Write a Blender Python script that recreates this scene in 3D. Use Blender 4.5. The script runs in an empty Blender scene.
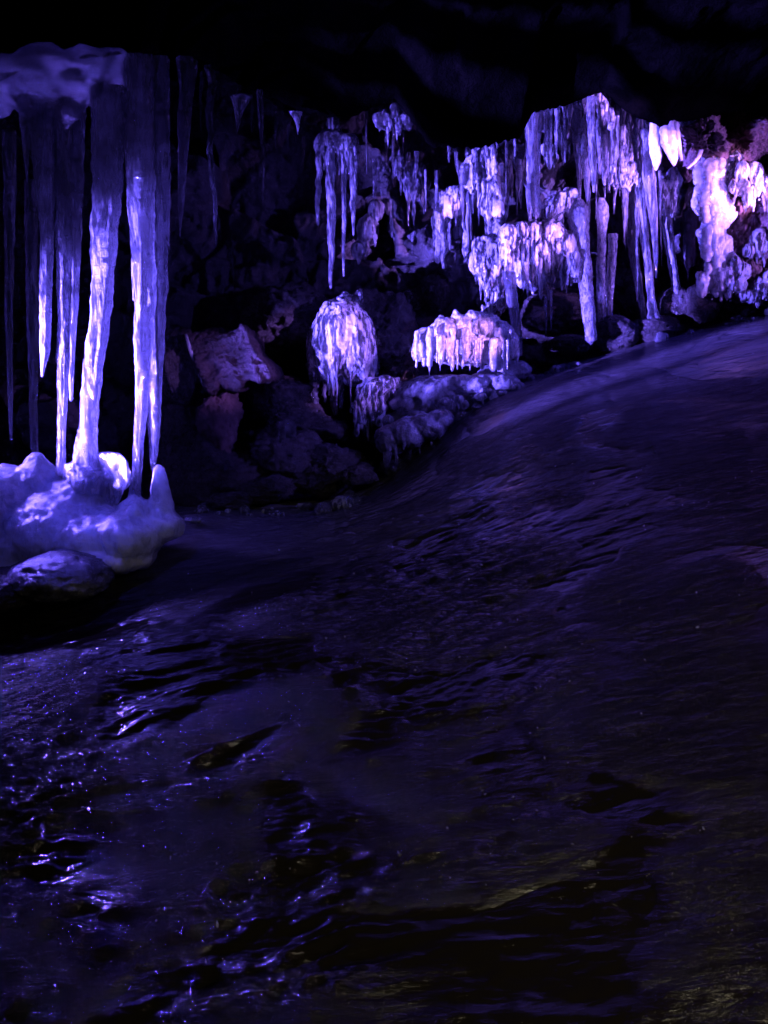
import bpy, bmesh, math, random
import numpy as np
from mathutils import Vector

random.seed(7)
R = random.Random(11)
S = bpy.context.scene
COL = S.collection
F = 800.0
CAM = np.array([0.0, 0.0, 1.6])
PITCH = math.radians(8.0)
FW = np.array([0, math.cos(PITCH), -math.sin(PITCH)])
UP = np.array([0, math.sin(PITCH), math.cos(PITCH)])
RT = np.array([1.0, 0, 0])

def P(px, py, Y):
    """world point seen in direction (px, py) of the survey photograph at distance Y into the cave"""
    d = FW + RT * (px - 384) / F + UP * (512 - py) / F
    return CAM + d * (Y / d[1])

def pxm(Y):
    return Y / F

# ------------------------------------------------------------------ noise
def _h(i, j, k, s):
    n = (i * 374761393 + j * 668265263 + k * 2147483647 + s * 1274126177) & 0xFFFFFFFF
    n = ((n ^ (n >> 13)) * 1274126177) & 0xFFFFFFFF
    n = (n ^ (n >> 16)) & 0xFFFFFFFF
    return n.astype(np.float64) / 4294967295.0 * 2 - 1

def vn(x, y, z, s=0):
    x = np.asarray(x, float); y = np.asarray(y, float) + 0 * x; z = np.asarray(z, float) + 0 * x
    x, y, z = .8 * x - .48 * y + .36 * z, .6 * x + .64 * y - .48 * z, .6 * y + .8 * z
    xi = np.floor(x).astype(np.int64); yi = np.floor(y).astype(np.int64); zi = np.floor(z).astype(np.int64)
    fx = x - xi; fy = y - yi; fz = z - zi
    u = fx**3 * (fx * (fx * 6 - 15) + 10); v = fy**3 * (fy * (fy * 6 - 15) + 10); w = fz**3 * (fz * (fz * 6 - 15) + 10)
    r = 0
    for a in (0, 1):
        for b in (0, 1):
            for c in (0, 1):
                r = r + _h(xi + a, yi + b, zi + c, s) * (u if a else 1 - u) * (v if b else 1 - v) * (w if c else 1 - w)
    return r

def fbm(x, y, z, o=4, s=0, g=0.5, l=2.03):
    r = 0; a = 1.0; f = 1.0; t = 0
    for i in range(o):
        r = r + a * vn(x * f + 17.3 * i, y * f + 5.1 * i, z * f + 9.7 * i, s + i); t += a; a *= g; f *= l
    return r / t

def ridged(x, y, z, o=4, s=0):
    r = 0; a = 1.0; f = 1.0; t = 0
    for i in range(o):
        r = r + a * (1 - 2 * np.abs(vn(x * f + 3.3 * i, y * f + 7.7 * i, z * f + 1.9 * i, s + i))); t += a; a *= .5; f *= 2.1
    return r / t

def facets(x, z, s=0):
    """cells of flat tilted faces with cracks between them"""
    xi = np.floor(x).astype(np.int64); zi = np.floor(z).astype(np.int64)
    best = np.full(np.shape(x), 1e9); val = np.zeros(np.shape(x))
    for a in (-1, 0, 1):
        for b in (-1, 0, 1):
            ci = xi + a; cj = zi + b
            cx = ci + .5 + .45 * _h(ci, cj, ci * 0, s); cz = cj + .5 + .45 * _h(ci, cj, ci * 0 + 1, s)
            d = (x - cx)**2 + (z - cz)**2
            hh = _h(ci, cj, ci * 0 + 2, s) * .5 + _h(ci, cj, ci * 0 + 3, s) * .5 * (x - cx) + _h(ci, cj, ci * 0 + 4, s) * .5 * (z - cz)
            m = d < best
            val = np.where(m, hh, val); best = np.where(m, d, best)
    return val

# ------------------------------------------------------------------ materials
def newmat(name):
    m = bpy.data.materials.new(name); m.use_nodes = True
    nt = m.node_tree; nt.nodes.clear()
    return m, nt

def N(nt, t, **kw):
    n = nt.nodes.new(t)
    for k, v in kw.items():
        if k.startswith('i_'):
            n.inputs[k[2:].replace('_', ' ')].default_value = v
        else:
            setattr(n, k, v)
    return n

def noise_n(nt, vec, scale, detail=4, rough=.55, dist=0.0):
    n = N(nt, 'ShaderNodeTexNoise'); n.inputs['Scale'].default_value = scale
    n.inputs['Detail'].default_value = detail; n.inputs['Roughness'].default_value = rough
    n.inputs['Distortion'].default_value = dist
    nt.links.new(vec, n.inputs['Vector'])
    return n.outputs['Fac']

def mapped(nt, scale, rand=True):
    tc = N(nt, 'ShaderNodeTexCoord')
    mp = N(nt, 'ShaderNodeMapping'); mp.inputs['Scale'].default_value = scale
    nt.links.new(tc.outputs['Object'], mp.inputs['Vector'])
    if rand:
        oi = N(nt, 'ShaderNodeObjectInfo')
        m = N(nt, 'ShaderNodeMath', operation='MULTIPLY'); m.inputs[1].default_value = 37.0
        nt.links.new(oi.outputs['Random'], m.inputs[0])
        nt.links.new(m.outputs[0], mp.inputs['Location'])
    return mp.outputs['Vector']

def ramp(nt, fac, a, b, va=0.0, vb=1.0):
    r = N(nt, 'ShaderNodeMapRange'); r.inputs['From Min'].default_value = a; r.inputs['From Max'].default_value = b
    r.inputs['To Min'].default_value = va; r.inputs['To Max'].default_value = vb
    nt.links.new(fac, r.inputs['Value'])
    return r.outputs['Result']

def bump(nt, h, strength, dist, prev=None):
    b = N(nt, 'ShaderNodeBump'); b.inputs['Strength'].default_value = strength; b.inputs['Distance'].default_value = dist
    nt.links.new(h, b.inputs['Height'])
    if prev is not None: nt.links.new(prev, b.inputs['Normal'])
    return b.outputs['Normal']

def ice_mat(name, m0=.1, m1=.8, lo=.42, hi=.62, rough=.12, tint=(.80, .83, .93), clear=.55, soft=0.0, streak=(9, 9, 1.1), bs=1.0, back=.5):
    """m0..m1: share of cloudy ice in the clear and in the cloudy streaks; clear: how much of the clear ice is seen straight through;
    soft: share of deep scattering in the cloudy ice; back: share of the light it passes on"""
    m, nt = newmat(name)
    L = nt.links.new
    v1 = mapped(nt, streak); v2 = mapped(nt, (34, 34, 7)); v3 = mapped(nt, (7, 7, 42)); v4 = mapped(nt, tuple(2.6 * q for q in streak))
    n1 = noise_n(nt, v1, 1.6, 5, .62, .6)
    n4 = noise_n(nt, v4, 1.6, 4, .7, .4)
    n2 = noise_n(nt, v2, 1.6, 4, .6, .3)
    n3 = noise_n(nt, v3, 1.0, 3, .6, .8)
    nb = bump(nt, n2, .75 * bs, .022)
    nb = bump(nt, n3, .55 * bs, .016, nb)
    tr = N(nt, 'ShaderNodeBsdfTransparent'); tr.inputs['Color'].default_value = (.90, .92, .97, 1)
    rf = N(nt, 'ShaderNodeBsdfRefraction'); rf.inputs['IOR'].default_value = 1.31; rf.inputs['Roughness'].default_value = .04
    rf.inputs['Color'].default_value = (.94, .95, 1, 1); L(nb, rf.inputs['Normal'])
    mx = N(nt, 'ShaderNodeMixShader'); mx.inputs[0].default_value = clear
    L(rf.outputs[0], mx.inputs[1]); L(tr.outputs[0], mx.inputs[2])
    df = N(nt, 'ShaderNodeBsdfDiffuse'); df.inputs['Color'].default_value = (*tint, 1); L(nb, df.inputs['Normal'])
    tl = N(nt, 'ShaderNodeBsdfTranslucent'); tl.inputs['Color'].default_value = (*tint, 1); L(nb, tl.inputs['Normal'])
    mil = N(nt, 'ShaderNodeMixShader'); mil.inputs[0].default_value = back; L(df.outputs[0], mil.inputs[1]); L(tl.outputs[0], mil.inputs[2])
    if soft:
        ss = N(nt, 'ShaderNodeBsdfPrincipled'); ss.inputs['Base Color'].default_value = (*tint, 1)
        ss.inputs['Subsurface Weight'].default_value = 1.0; ss.inputs['Subsurface Radius'].default_value = (.8, .9, 1.0)
        ss.inputs['Subsurface Scale'].default_value = .16; ss.inputs['Roughness'].default_value = .35; ss.inputs['IOR'].default_value = 1.31
        L(nb, ss.inputs['Normal'])
        mm = N(nt, 'ShaderNodeMixShader'); mm.inputs[0].default_value = soft; L(mil.outputs[0], mm.inputs[1]); L(ss.outputs[0], mm.inputs[2]); mil = mm
    mx2 = N(nt, 'ShaderNodeMixShader')
    a1 = N(nt, 'ShaderNodeMath', operation='MULTIPLY_ADD'); L(n4, a1.inputs[0]); a1.inputs[1].default_value = .7; L(n1, a1.inputs[2])
    a2 = N(nt, 'ShaderNodeMath', operation='ADD'); L(a1.outputs[0], a2.inputs[0]); a2.inputs[1].default_value = -.35
    L(ramp(nt, a2.outputs[0], lo, hi, m0, m1), mx2.inputs[0]); L(mx.outputs[0], mx2.inputs[1]); L(mil.outputs[0], mx2.inputs[2])
    gl = N(nt, 'ShaderNodeBsdfGlossy'); gl.inputs['Roughness'].default_value = rough; gl.inputs['Color'].default_value = (1, 1, 1, 1)
    L(nb, gl.inputs['Normal'])
    fr = N(nt, 'ShaderNodeFresnel'); fr.inputs['IOR'].default_value = 1.6; L(nb, fr.inputs['Normal'])
    mx3 = N(nt, 'ShaderNodeMixShader'); L(fr.outputs[0], mx3.inputs[0]); L(mx2.outputs[0], mx3.inputs[1]); L(gl.outputs[0], mx3.inputs[2])
    out = N(nt, 'ShaderNodeOutputMaterial'); L(mx3.outputs[0], out.inputs['Surface'])
    return m

def rock_mat(name, dark=(.018, .016, .017), light=(.10, .085, .08), ice=False, rough=(.25, .7), bs=.9, thr=(.5, .58), icecol=(.55, .56, .66), spec=.5):
    m, nt = newmat(name); L = nt.links.new
    v = mapped(nt, (1, 1, 1))
    n1 = noise_n(nt, v, 3.0, 8, .65, .4); n2 = noise_n(nt, v, 26.0, 6, .7); n3 = noise_n(nt, v, 90.0, 3, .6)
    cr = N(nt, 'ShaderNodeMix', data_type='RGBA'); cr.inputs['A'].default_value = (*dark, 1); cr.inputs['B'].default_value = (*light, 1)
    L(ramp(nt, n1, .38, .68), cr.inputs['Factor'])
    b = bump(nt, n2, bs, .05); b = bump(nt, n3, bs * .6, .012, b)
    pr = N(nt, 'ShaderNodeBsdfPrincipled'); L(b, pr.inputs['Normal']); pr.inputs['Specular IOR Level'].default_value = spec
    col = cr.outputs['Result']
    L(ramp(nt, n2, .35, .65, rough[0], rough[1]), pr.inputs['Roughness'])
    if ice:
        at = N(nt, 'ShaderNodeAttribute'); at.attribute_name = 'ice'
        vs = mapped(nt, (7, 7, 3)); k = noise_n(nt, vs, 1.5, 6, .65, .5)
        ad = N(nt, 'ShaderNodeMath', operation='ADD'); L(k, ad.inputs[0]); L(at.outputs['Fac'], ad.inputs[1])
        f = ramp(nt, ad.outputs[0], thr[0] + .2, thr[1] + .2)
        c2 = N(nt, 'ShaderNodeMix', data_type='RGBA'); L(f, c2.inputs['Factor']); L(col, c2.inputs['A']); c2.inputs['B'].default_value = (*icecol, 1)
        col = c2.outputs['Result']
    L(col, pr.inputs['Base Color'])
    out = N(nt, 'ShaderNodeOutputMaterial'); L(pr.outputs[0], out.inputs['Surface'])
    return m

def glaze_mat():
    """dark stone under a skin of clear ice"""
    m, nt = newmat('glazed_stone'); L = nt.links.new
    v = mapped(nt, (1, 1, 1)); n1 = noise_n(nt, v, 5.0, 6, .6, .5); n2 = noise_n(nt, v, 28.0, 5, .65, .4)
    cr = N(nt, 'ShaderNodeMix', data_type='RGBA'); cr.inputs['A'].default_value = (.03, .03, .036, 1); cr.inputs['B'].default_value = (.22, .22, .27, 1)
    L(ramp(nt, n1, .40, .66), cr.inputs['Factor'])
    b = bump(nt, n1, .5, .06); b = bump(nt, n2, .7, .02, b)
    pr = N(nt, 'ShaderNodeBsdfPrincipled'); L(b, pr.inputs['Normal']); L(cr.outputs['Result'], pr.inputs['Base Color'])
    L(ramp(nt, n2, .35, .65, .10, .32), pr.inputs['Roughness']); pr.inputs['Specular IOR Level'].default_value = .8
    out = N(nt, 'ShaderNodeOutputMaterial'); L(pr.outputs[0], out.inputs['Surface'])
    return m

def floor_mat():
    m, nt = newmat('black_ice_flow'); L = nt.links.new
    v = mapped(nt, (1, 1, 1), False); vs = mapped(nt, (1.6, 9, 9), False); vf = mapped(nt, (14, 60, 60), False)
    n1 = noise_n(nt, v, .8, 6, .6, .6); n2 = noise_n(nt, vs, 1.5, 7, .62, .8); n3 = noise_n(nt, vf, 1.0, 4, .65, .5)
    n4 = noise_n(nt, v, 55.0, 3, .6)
    npat = noise_n(nt, v, 1.1, 3, .5, .5); pm = ramp(nt, npat, .44, .60, .08, 1.0); h2 = N(nt, 'ShaderNodeMath', operation='MULTIPLY'); L(n2, h2.inputs[0]); L(pm, h2.inputs[1])
    h3 = N(nt, 'ShaderNodeMath', operation='MULTIPLY'); L(n3, h3.inputs[0]); L(pm, h3.inputs[1])
    b = bump(nt, h2.outputs[0], 1.0, .09); b = bump(nt, h3.outputs[0], .8, .02, b); b = bump(nt, n4, .05, .006, b)
    pr = N(nt, 'ShaderNodeBsdfPrincipled'); L(b, pr.inputs['Normal'])
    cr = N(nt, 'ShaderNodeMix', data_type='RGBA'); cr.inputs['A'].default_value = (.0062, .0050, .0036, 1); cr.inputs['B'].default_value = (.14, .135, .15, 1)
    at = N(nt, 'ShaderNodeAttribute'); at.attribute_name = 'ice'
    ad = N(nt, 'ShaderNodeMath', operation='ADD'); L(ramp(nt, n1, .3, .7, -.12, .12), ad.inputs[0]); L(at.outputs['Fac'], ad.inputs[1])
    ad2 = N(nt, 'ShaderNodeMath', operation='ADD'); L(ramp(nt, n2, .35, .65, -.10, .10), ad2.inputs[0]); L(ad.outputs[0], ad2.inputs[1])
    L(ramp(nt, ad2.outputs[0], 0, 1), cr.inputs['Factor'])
    L(cr.outputs['Result'], pr.inputs['Base Color'])
    L(ramp(nt, n3, .35, .7, .035, .11), pr.inputs['Roughness'])
    pr.inputs['IOR'].default_value = 1.31; pr.inputs['Specular IOR Level'].default_value = .6
    out = N(nt, 'ShaderNodeOutputMaterial'); L(pr.outputs[0], out.inputs['Surface'])
    return m

M = {
    'clear': ice_mat('clear_ice', .02, .35, .45, .64, rough=.05, clear=.38, streak=(10, 10, 2.2), bs=1.2),
    'bright': ice_mat('cloudy_icicle_ice', .03, .50, .42, .60, rough=.045, clear=.24, streak=(9, 9, 1.8), bs=1.6, back=.55),
    'faint': ice_mat('thin_clear_ice', .01, .22, .48, .66, clear=.75, streak=(10, 10, .8)),
    'milky': ice_mat('milky_ice', .55, .95, .35, .6, rough=.25, clear=.4, soft=.7, streak=(4, 4, 3), bs=.6),
    'frost': ice_mat('frosted_icicle_ice', .25, .90, .40, .58, rough=.2, clear=.5, soft=.0, streak=(16, 16, 5), bs=.8),
    'crust': ice_mat('crusted_ice', .03, .78, .45, .57, rough=.07, clear=.40, streak=(8, 8, 1.8), bs=1.1),
    'canopy': ice_mat('dimmed_ceiling_ice', .25, .45, tint=(.22, .23, .30), lo=.40, hi=.6, rough=.2, clear=.6, streak=(4, 4, 4)),  # dark tint dims the sheet, standing in for weaker light
    'rock': rock_mat('wet_basalt', rough=(.15, .5)),
    'rockice': rock_mat('iced_basalt', ice=True, light=(.10, .085, .085), rough=(.14, .5), bs=1.0),
    'red': rock_mat('reddish_lava', dark=(.05, .028, .03), light=(.24, .14, .14), ice=True, thr=(.60, .66), rough=(.4, .8), icecol=(.45, .42, .50)),
    'ceil': rock_mat('shade_black_ceiling_rock', dark=(.0005, .0005, .0005), light=(.002, .002, .002), spec=.0, rough=(.7, .95)),  # the ceiling's unlit darkness is put into its colour
    'wall': rock_mat('cave_wall_rock', dark=(.012, .012, .014), light=(.06, .055, .06), ice=True, thr=(.44, .74), icecol=(.20, .20, .25)),
    'floor': floor_mat(),
    'pillar': ice_mat('pillar_ice', .15, .62, .42, .58, rough=.06, clear=.35, streak=(26, 26, 9), bs=.9),
    'slabrock': rock_mat('purplish_basalt', dark=(.022, .015, .018), light=(.11, .075, .085), rough=(.3, .6), bs=1.4),
    'glaze': glaze_mat(),
    'glassy': ice_mat('glassy_lump_ice', .35, .75, .42, .6, rough=.08, clear=.35, streak=(7, 7, 7), bs=1.0),
}

# ------------------------------------------------------------------ mesh helpers
def setp(o, label=None, cat=None, group=None, kind=None):
    if label: o['label'] = label
    if cat: o['category'] = cat
    if group: o['group'] = group
    if kind: o['kind'] = kind
    return o

def make(name, V, Fs, mat, parent=None, origin=None, attr=None, smooth=True):
    V = np.asarray(V, float)
    if origin is None:
        if parent is not None:
            origin = np.array(parent['_o'])
        else:
            origin = np.array([V[:, 0].mean(), V[:, 1].mean(), V[:, 2].min()])
    me = bpy.data.meshes.new(name)
    L = V - origin
    if isinstance(Fs, np.ndarray):
        nf, k = Fs.shape
        me.vertices.add(len(L)); me.vertices.foreach_set('co', L.astype(np.float32).ravel())
        me.loops.add(nf * k); me.loops.foreach_set('vertex_index', Fs.astype(np.int32).ravel())
        me.polygons.add(nf); me.polygons.foreach_set('loop_start', np.arange(0, nf * k, k, dtype=np.int32))
        me.polygons.foreach_set('loop_total', np.full(nf, k, dtype=np.int32))
        me.update(calc_edges=True)
    else:
        me.from_pydata(L.tolist(), [], Fs)
    if smooth: me.polygons.foreach_set('use_smooth', np.ones(len(me.polygons), bool))
    me.materials.append(mat)
    if attr is not None:
        a = me.attributes.new('ice', 'FLOAT', 'POINT'); a.data.foreach_set('value', np.asarray(attr, np.float32))
    o = bpy.data.objects.new(name, me); COL.objects.link(o)
    if parent is not None:
        o.parent = parent
    else:
        o.location = origin
        o['_o'] = list(map(float, origin))
    return o

def empty(name, loc, label, cat, group=None):
    o = bpy.data.objects.new(name, None); COL.objects.link(o); o.location = loc; o.empty_display_size = .1
    o['_o'] = list(map(float, loc))
    return setp(o, label, cat, group)

def grid_faces(nu, nv):
    i = np.arange(nu - 1)[:, None] * nv + np.arange(nv - 1)[None, :]
    i = i.ravel()
    return np.stack([i, i + nv, i + nv + 1, i + 1], 1)

def icicle_geo(prof, Y, seed, n=150, k=30, flat=.75, flute=.22, ringy=.09, wob=.0, dY=0.0):
    """lathe-like body of a dripstone of ice along a surveyed centre line"""
    pr = np.array([(p[0], p[1], p[2]) for p in prof], float)
    t = np.linspace(0, 1, len(pr))
    d = np.concatenate([[0], np.cumsum(np.hypot(np.diff(pr[:, 0]), np.diff(pr[:, 1])))]); d /= d[-1]
    s = np.linspace(0, 1, n)
    cx = np.interp(s, d, pr[:, 0]); cy = np.interp(s, d, pr[:, 1]); w = np.interp(s, d, pr[:, 2])
    ker = np.hanning(9); ker /= ker.sum()
    def sm(a):
        return np.convolve(np.pad(a, 4, mode='edge'), ker, 'valid')
    cx = sm(cx); w = sm(w)
    YY = Y + dY * s
    C = np.array([P(a, b, c) for a, b, c in zip(cx, cy, YY)])
    r = w / 2 * YY / F
    C[:, 0] += wob * fbm(s * 6, s * 0 + seed, s * 0, 3, seed) * r
    C[:, 1] += wob * fbm(s * 6, s * 0 + seed + 5, s * 0, 3, seed) * r
    A = np.linspace(0, 2 * np.pi, k, endpoint=False)
    ss, aa = np.meshgrid(s, A, indexing='ij')
    z = C[:, 2][:, None] + 0 * aa
    rr = r[:, None] * (1 + flute * 1.9 * fbm(np.cos(aa) * 3.0, np.sin(aa) * 3.0, z * 1.6, 3, seed)
                       + ringy * fbm(np.cos(aa) * .8, np.sin(aa) * .8, z * 26, 2, seed + 9)
                       + ringy * 1.6 * fbm(np.cos(aa) * .8, np.sin(aa) * .8, z * 8, 2, seed + 3))
    X = C[:, 0][:, None] + rr * np.cos(aa); Yc = C[:, 1][:, None] + rr * np.sin(aa) * flat
    V = np.stack([X.ravel(), Yc.ravel(), z.ravel()], 1)
    fs = []
    for i in range(n - 1):
        a = np.arange(k); b = (a + 1) % k
        fs.append(np.stack([i * k + a, (i + 1) * k + a, (i + 1) * k + b, i * k + b], 1))
    fs = np.concatenate(fs)
    nv = len(V)
    V = np.vstack([V, C[0] + [0, 0, .004], C[-1] - [0, 0, r[-1] * .8]])
    fl = fs.tolist()
    for a in range(k):
        b = (a + 1) % k
        fl.append([nv, a, b]); fl.append([nv + 1, (n - 1) * k + b, (n - 1) * k + a])
    return V, fl

def icicle(label, prof, Y, mat='clear', seed=None, parent=None, name='icicle', group=None, cat='icicle', **kw):
    seed = seed if seed is not None else R.randint(1, 9999)
    V, fl = icicle_geo(prof, Y, seed, **kw)
    if parent is not None:
        return make(name, V, fl, M[mat], parent)
    o = make(name, V, fl, M[mat], None, origin=V[-2])
    return setp(o, label, cat, group)

_ico = {}
def ico(sub):
    if sub not in _ico:
        bm = bmesh.new(); bmesh.ops.create_icosphere(bm, subdivisions=sub, radius=1)
        V = np.array([v.co[:] for v in bm.verts]); Fc = np.array([[v.index for v in f.verts] for f in bm.faces]); bm.free()
        _ico[sub] = (V, Fc)
    return _ico[sub]

def boulder_geo(c, r, seed, cuts=7, cutd=.72, rough=.10, sub=5, fl=0.0, rot=0.0, rg=.6):
    V, Fc = ico(sub)
    rnd = random.Random(seed)
    rad = np.ones(len(V))
    for i in range(cuts):
        n = np.array([rnd.gauss(0, 1) for _ in range(3)]); n /= np.linalg.norm(n)
        dt = V @ n; d = rnd.uniform(cutd, .98)
        with np.errstate(divide='ignore'):
            lim = np.where(dt > .05, d / np.maximum(dt, .05), 9)
        rad = np.minimum(rad, lim)
    q = V * 1.7 + seed % 97
    rad = rad * (1 + rough * 1.6 * fbm(q[:, 0], q[:, 1], q[:, 2], 3, seed) + rough * rg * ridged(q[:, 0] * 2.5, q[:, 1] * 2.5, q[:, 2] * 2.5, 4, seed + 4)
                 + rough * .9 * fbm(q[:, 0] * 7, q[:, 1] * 9, q[:, 2] * 9, 3, seed + 6))
    if fl: rad = rad * (1 + fl * fbm(q[:, 0] * 5, q[:, 1] * 5, q[:, 2] * .8, 3, seed + 2))
    W = V * rad[:, None] * np.array(r)
    if rot:
        ca, sa = math.cos(rot), math.sin(rot)
        W = np.stack([W[:, 0] * ca - W[:, 2] * sa, W[:, 1], W[:, 0] * sa + W[:, 2] * ca], 1)
    return W + np.array(c), Fc

def boulder(label, px, py, Y, rx, rz, mat='rock', depth=None, seed=None, name='boulder', cat='boulder', group=None, ice=None, parent=None, **kw):
    seed = seed or R.randint(1, 9999)
    k = pxm(Y)
    V, Fc = boulder_geo(P(px, py, Y), (rx * k, (depth if depth else (rx + rz) / 2 * k), rz * k), seed, **kw)
    attr = None
    if ice is not None: attr = np.full(len(V), ice)
    o = make(name, V, Fc, M[mat], parent, attr=attr)
    if parent is None: setp(o, label, cat, group)
    return o

def fuse(geos, voxel, smooth=6):
    """melt several closed bodies into one skin"""
    me = bpy.data.meshes.new('tmp'); vs = []; fs = []; n = 0
    for V, Fc in geos:
        vs.append(np.asarray(V)); fs += [[int(i) + n for i in f] for f in (Fc.tolist() if isinstance(Fc, np.ndarray) else Fc)]; n += len(V)
    me.from_pydata(np.vstack(vs).tolist(), [], fs)
    o = bpy.data.objects.new('tmp', me); COL.objects.link(o)
    m = o.modifiers.new('r', 'REMESH'); m.mode = 'VOXEL'; m.voxel_size = voxel
    m2 = o.modifiers.new('s', 'SMOOTH'); m2.iterations = smooth; m2.factor = .5
    dg = bpy.context.evaluated_depsgraph_get(); ev = o.evaluated_get(dg); em = ev.to_mesh()
    V = np.empty(len(em.vertices) * 3); em.vertices.foreach_get('co', V); V = V.reshape(-1, 3)
    Nn = np.empty(len(em.vertices) * 3); em.vertices.foreach_get('normal', Nn); Nn = Nn.reshape(-1, 3)
    Fc = [list(p.vertices) for p in em.polygons]
    ev.to_mesh_clear(); bpy.data.objects.remove(o); bpy.data.meshes.remove(me)
    return V, Nn, Fc

def ell(px, py, Y, rx, rz, ry=None, sub=3):
    k = pxm(Y); V, Fc = ico(sub)
    return V * np.array([rx * k, ry if ry else (rx + rz) / 2 * k, rz * k]) + P(px, py, Y), Fc

def cone(px, py0, py1, Y, w0, w1, **kw):
    return icicle_geo([(px, py0, w0), (px, (py0 + py1) / 2, (w0 + w1) / 2), (px, py1, w1)], Y, R.randint(1, 999), n=24, k=12, flat=.9, flute=.03, ringy=0, **kw)

def lump(label, geos, mat='crust', voxel=.018, smooth=5, amp=.02, fl=.5, freq=6, name='ice_lump', cat='ice lump', parent=None, group=None, seed=None, warts=0.0):
    seed = seed or R.randint(1, 999)
    V, Nn, Fc = fuse(geos, voxel, smooth)
    x, y, z = V[:, 0] * freq, V[:, 1] * freq, V[:, 2] * freq
    d = amp * ((1 - fl) * fbm(x, y, z, 4, seed) + fl * 1.4 * fbm(x * 2, y * 2, z * .35, 3, seed + 5))
    d = d + amp * .5 * ridged(x * 3.2, y * 3.2, z * 1.6, 3, seed + 11)
    if warts: d = d + warts * np.clip(fbm(x * 3, y * 3, z * 3, 2, seed + 7), 0, 1)
    V = V + Nn * d[:, None]
    o = make(name, V, Fc, M[mat], parent)
    if parent is None: setp(o, label, cat, group)
    return o

def tps(pts, vals):
    pts = np.array(pts, float); n = len(pts)
    def U(r2):
        return np.where(r2 > 1e-9, r2 * np.log(np.maximum(r2, 1e-9)), 0)
    d2 = ((pts[:, None] - pts[None])**2).sum(-1)
    A = np.zeros((n + 3, n + 3)); A[:n, :n] = U(d2) + np.eye(n) * .05; A[:n, n] = 1; A[:n, n + 1:] = pts; A[n, :n] = 1; A[n + 1:, :n] = pts.T
    b = np.zeros(n + 3); b[:n] = vals
    w = np.linalg.solve(A, b)
    def f(x, y):
        sh = np.shape(x); x = np.ravel(x); y = np.ravel(y); r = w[n] + w[n + 1] * x + w[n + 2] * y
        for i in range(n): r = r + w[i] * U((x - pts[i, 0])**2 + (y - pts[i, 1])**2)
        return r.reshape(sh)
    return f

# ------------------------------------------------------------------ floor: a frozen flow climbing to the right
ctrl = [(-2.5, 1, -.6), (0, 1, -.15), (2.5, 1, .35), (6, 1, 1.0), (-6, 1, -.9),
        (-1.2, 1.9, -.22), (0, 1.9, 0), (1.2, 1.9, .2), (3, 2, .7),
        (0, 3.5, .22), (1.6, 3.5, .62), (-1.6, 3.5, .02), (-4, 3.5, -.4),
        (0, 5, .42), (2.4, 5, 1.15), (-1.2, 5, .27), (4.5, 5, 1.7), (-2.3, 5.1, .0), (-4, 5, -.05),
        (-1.9, 4.3, .1), (0, 6.3, .68), (2.5, 6.8, 1.72),
        (-2.8, 6, .1), (-1.7, 6.9, .60), (-4.5, 6.2, .2), (0, 7.5, .83), (1.16, 8, 1.68), (2.72, 8.5, 2.21), (4.3, 9, 2.6), (6.5, 9, 3.0),
        (-2, 9, .5), (0, 9.3, .7), (1.2, 9.5, 1.5), (2.7, 10, 2.1), (4.5, 10.5, 2.5), (7, 11, 3.0), (-5, 9, .4), (.44, 7.6, 1.25), (.94, 7.8, 1.60), (1.2, 5, .82), (1.2, 6.3, 1.22), (.5, 6.6, .98)]
zf0 = tps([(a, b) for a, b, _ in ctrl], [c for _, _, c in ctrl])

def floor_z(x, y):
    z = zf0(x, y)
    wx = x + .35 * fbm(x * .8, y * .8, 0 * x, 3, 31); wy = y - .16 * x + .30 * fbm(x * .8 + 9, y * .8, 0 * x, 3, 37)
    left = 1 / (1 + np.exp((x - .1 - .12 * y) * 2.2))           # the flow is rippled most on its left flank
    left = np.clip(left, 0, 1)
    fade = 1 / (1 + np.exp((y - 6.3) * 1.6))
    near = np.clip(1.25 - y / 4.0, .25, 1)
    pat = np.clip(.55 + 2.2 * fbm(x * .9, y * 1.3, 0 * x, 2, 41), 0, 1)
    nl = np.clip((4.7 - y) / 1.3, 0, 1) * np.clip((.5 - x) / .6, 0, 1)
    pat = np.maximum(pat, nl * np.clip(.75 + 2.0 * fbm(x * 1.8, y * 2.2, 0 * x, 2, 43), 0, 1))
    z = z + (.010 + .055 * left * fade) * np.clip((y - 2.6) / 2.2, .12, 1) * fbm(wx * .55, wy * 1.6, 0 * x, 2, 3)
    z = z + (.004 + .034 * left * fade * pat) * ridged(wx * 1.3 + 4, wy * 4.2, 0 * x, 3, 8)
    z = z + (.0015 + .0035 * pat + .015 * left * pat) * fbm(wx * 6, wy * 16, 0 * x, 3, 12) + nl * pat * .020 * ridged(wx * 5 + wy * 3, wy * 11, 0 * x, 2, 19)
    z = z + .004 * fbm(x * 22, y * 30, 0 * x, 2, 15) * (0.4 + left)
    return z

def build_floor():
    nu, nv = 1150, 700
    v = np.linspace(0, 1, nu); y = .35 + 11.2 * (v**1.7)
    u = np.linspace(-1, 1, nv)
    yy, uu = np.meshgrid(y, u, indexing='ij')
    xx = uu * (2.3 + .85 * yy)
    zz = floor_z(xx, yy)
    # glow fading from back and left flank put into albedo; mud ice in front
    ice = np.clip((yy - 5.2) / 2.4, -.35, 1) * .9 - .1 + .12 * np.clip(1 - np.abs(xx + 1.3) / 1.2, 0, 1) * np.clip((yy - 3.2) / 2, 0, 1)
    V = np.stack([xx.ravel(), yy.ravel(), zz.ravel()], 1)
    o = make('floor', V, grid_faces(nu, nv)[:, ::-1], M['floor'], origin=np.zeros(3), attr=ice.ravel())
    setp(o, kind='structure', label='dark frozen ice flow sloping up to the right')
build_floor()

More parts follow.
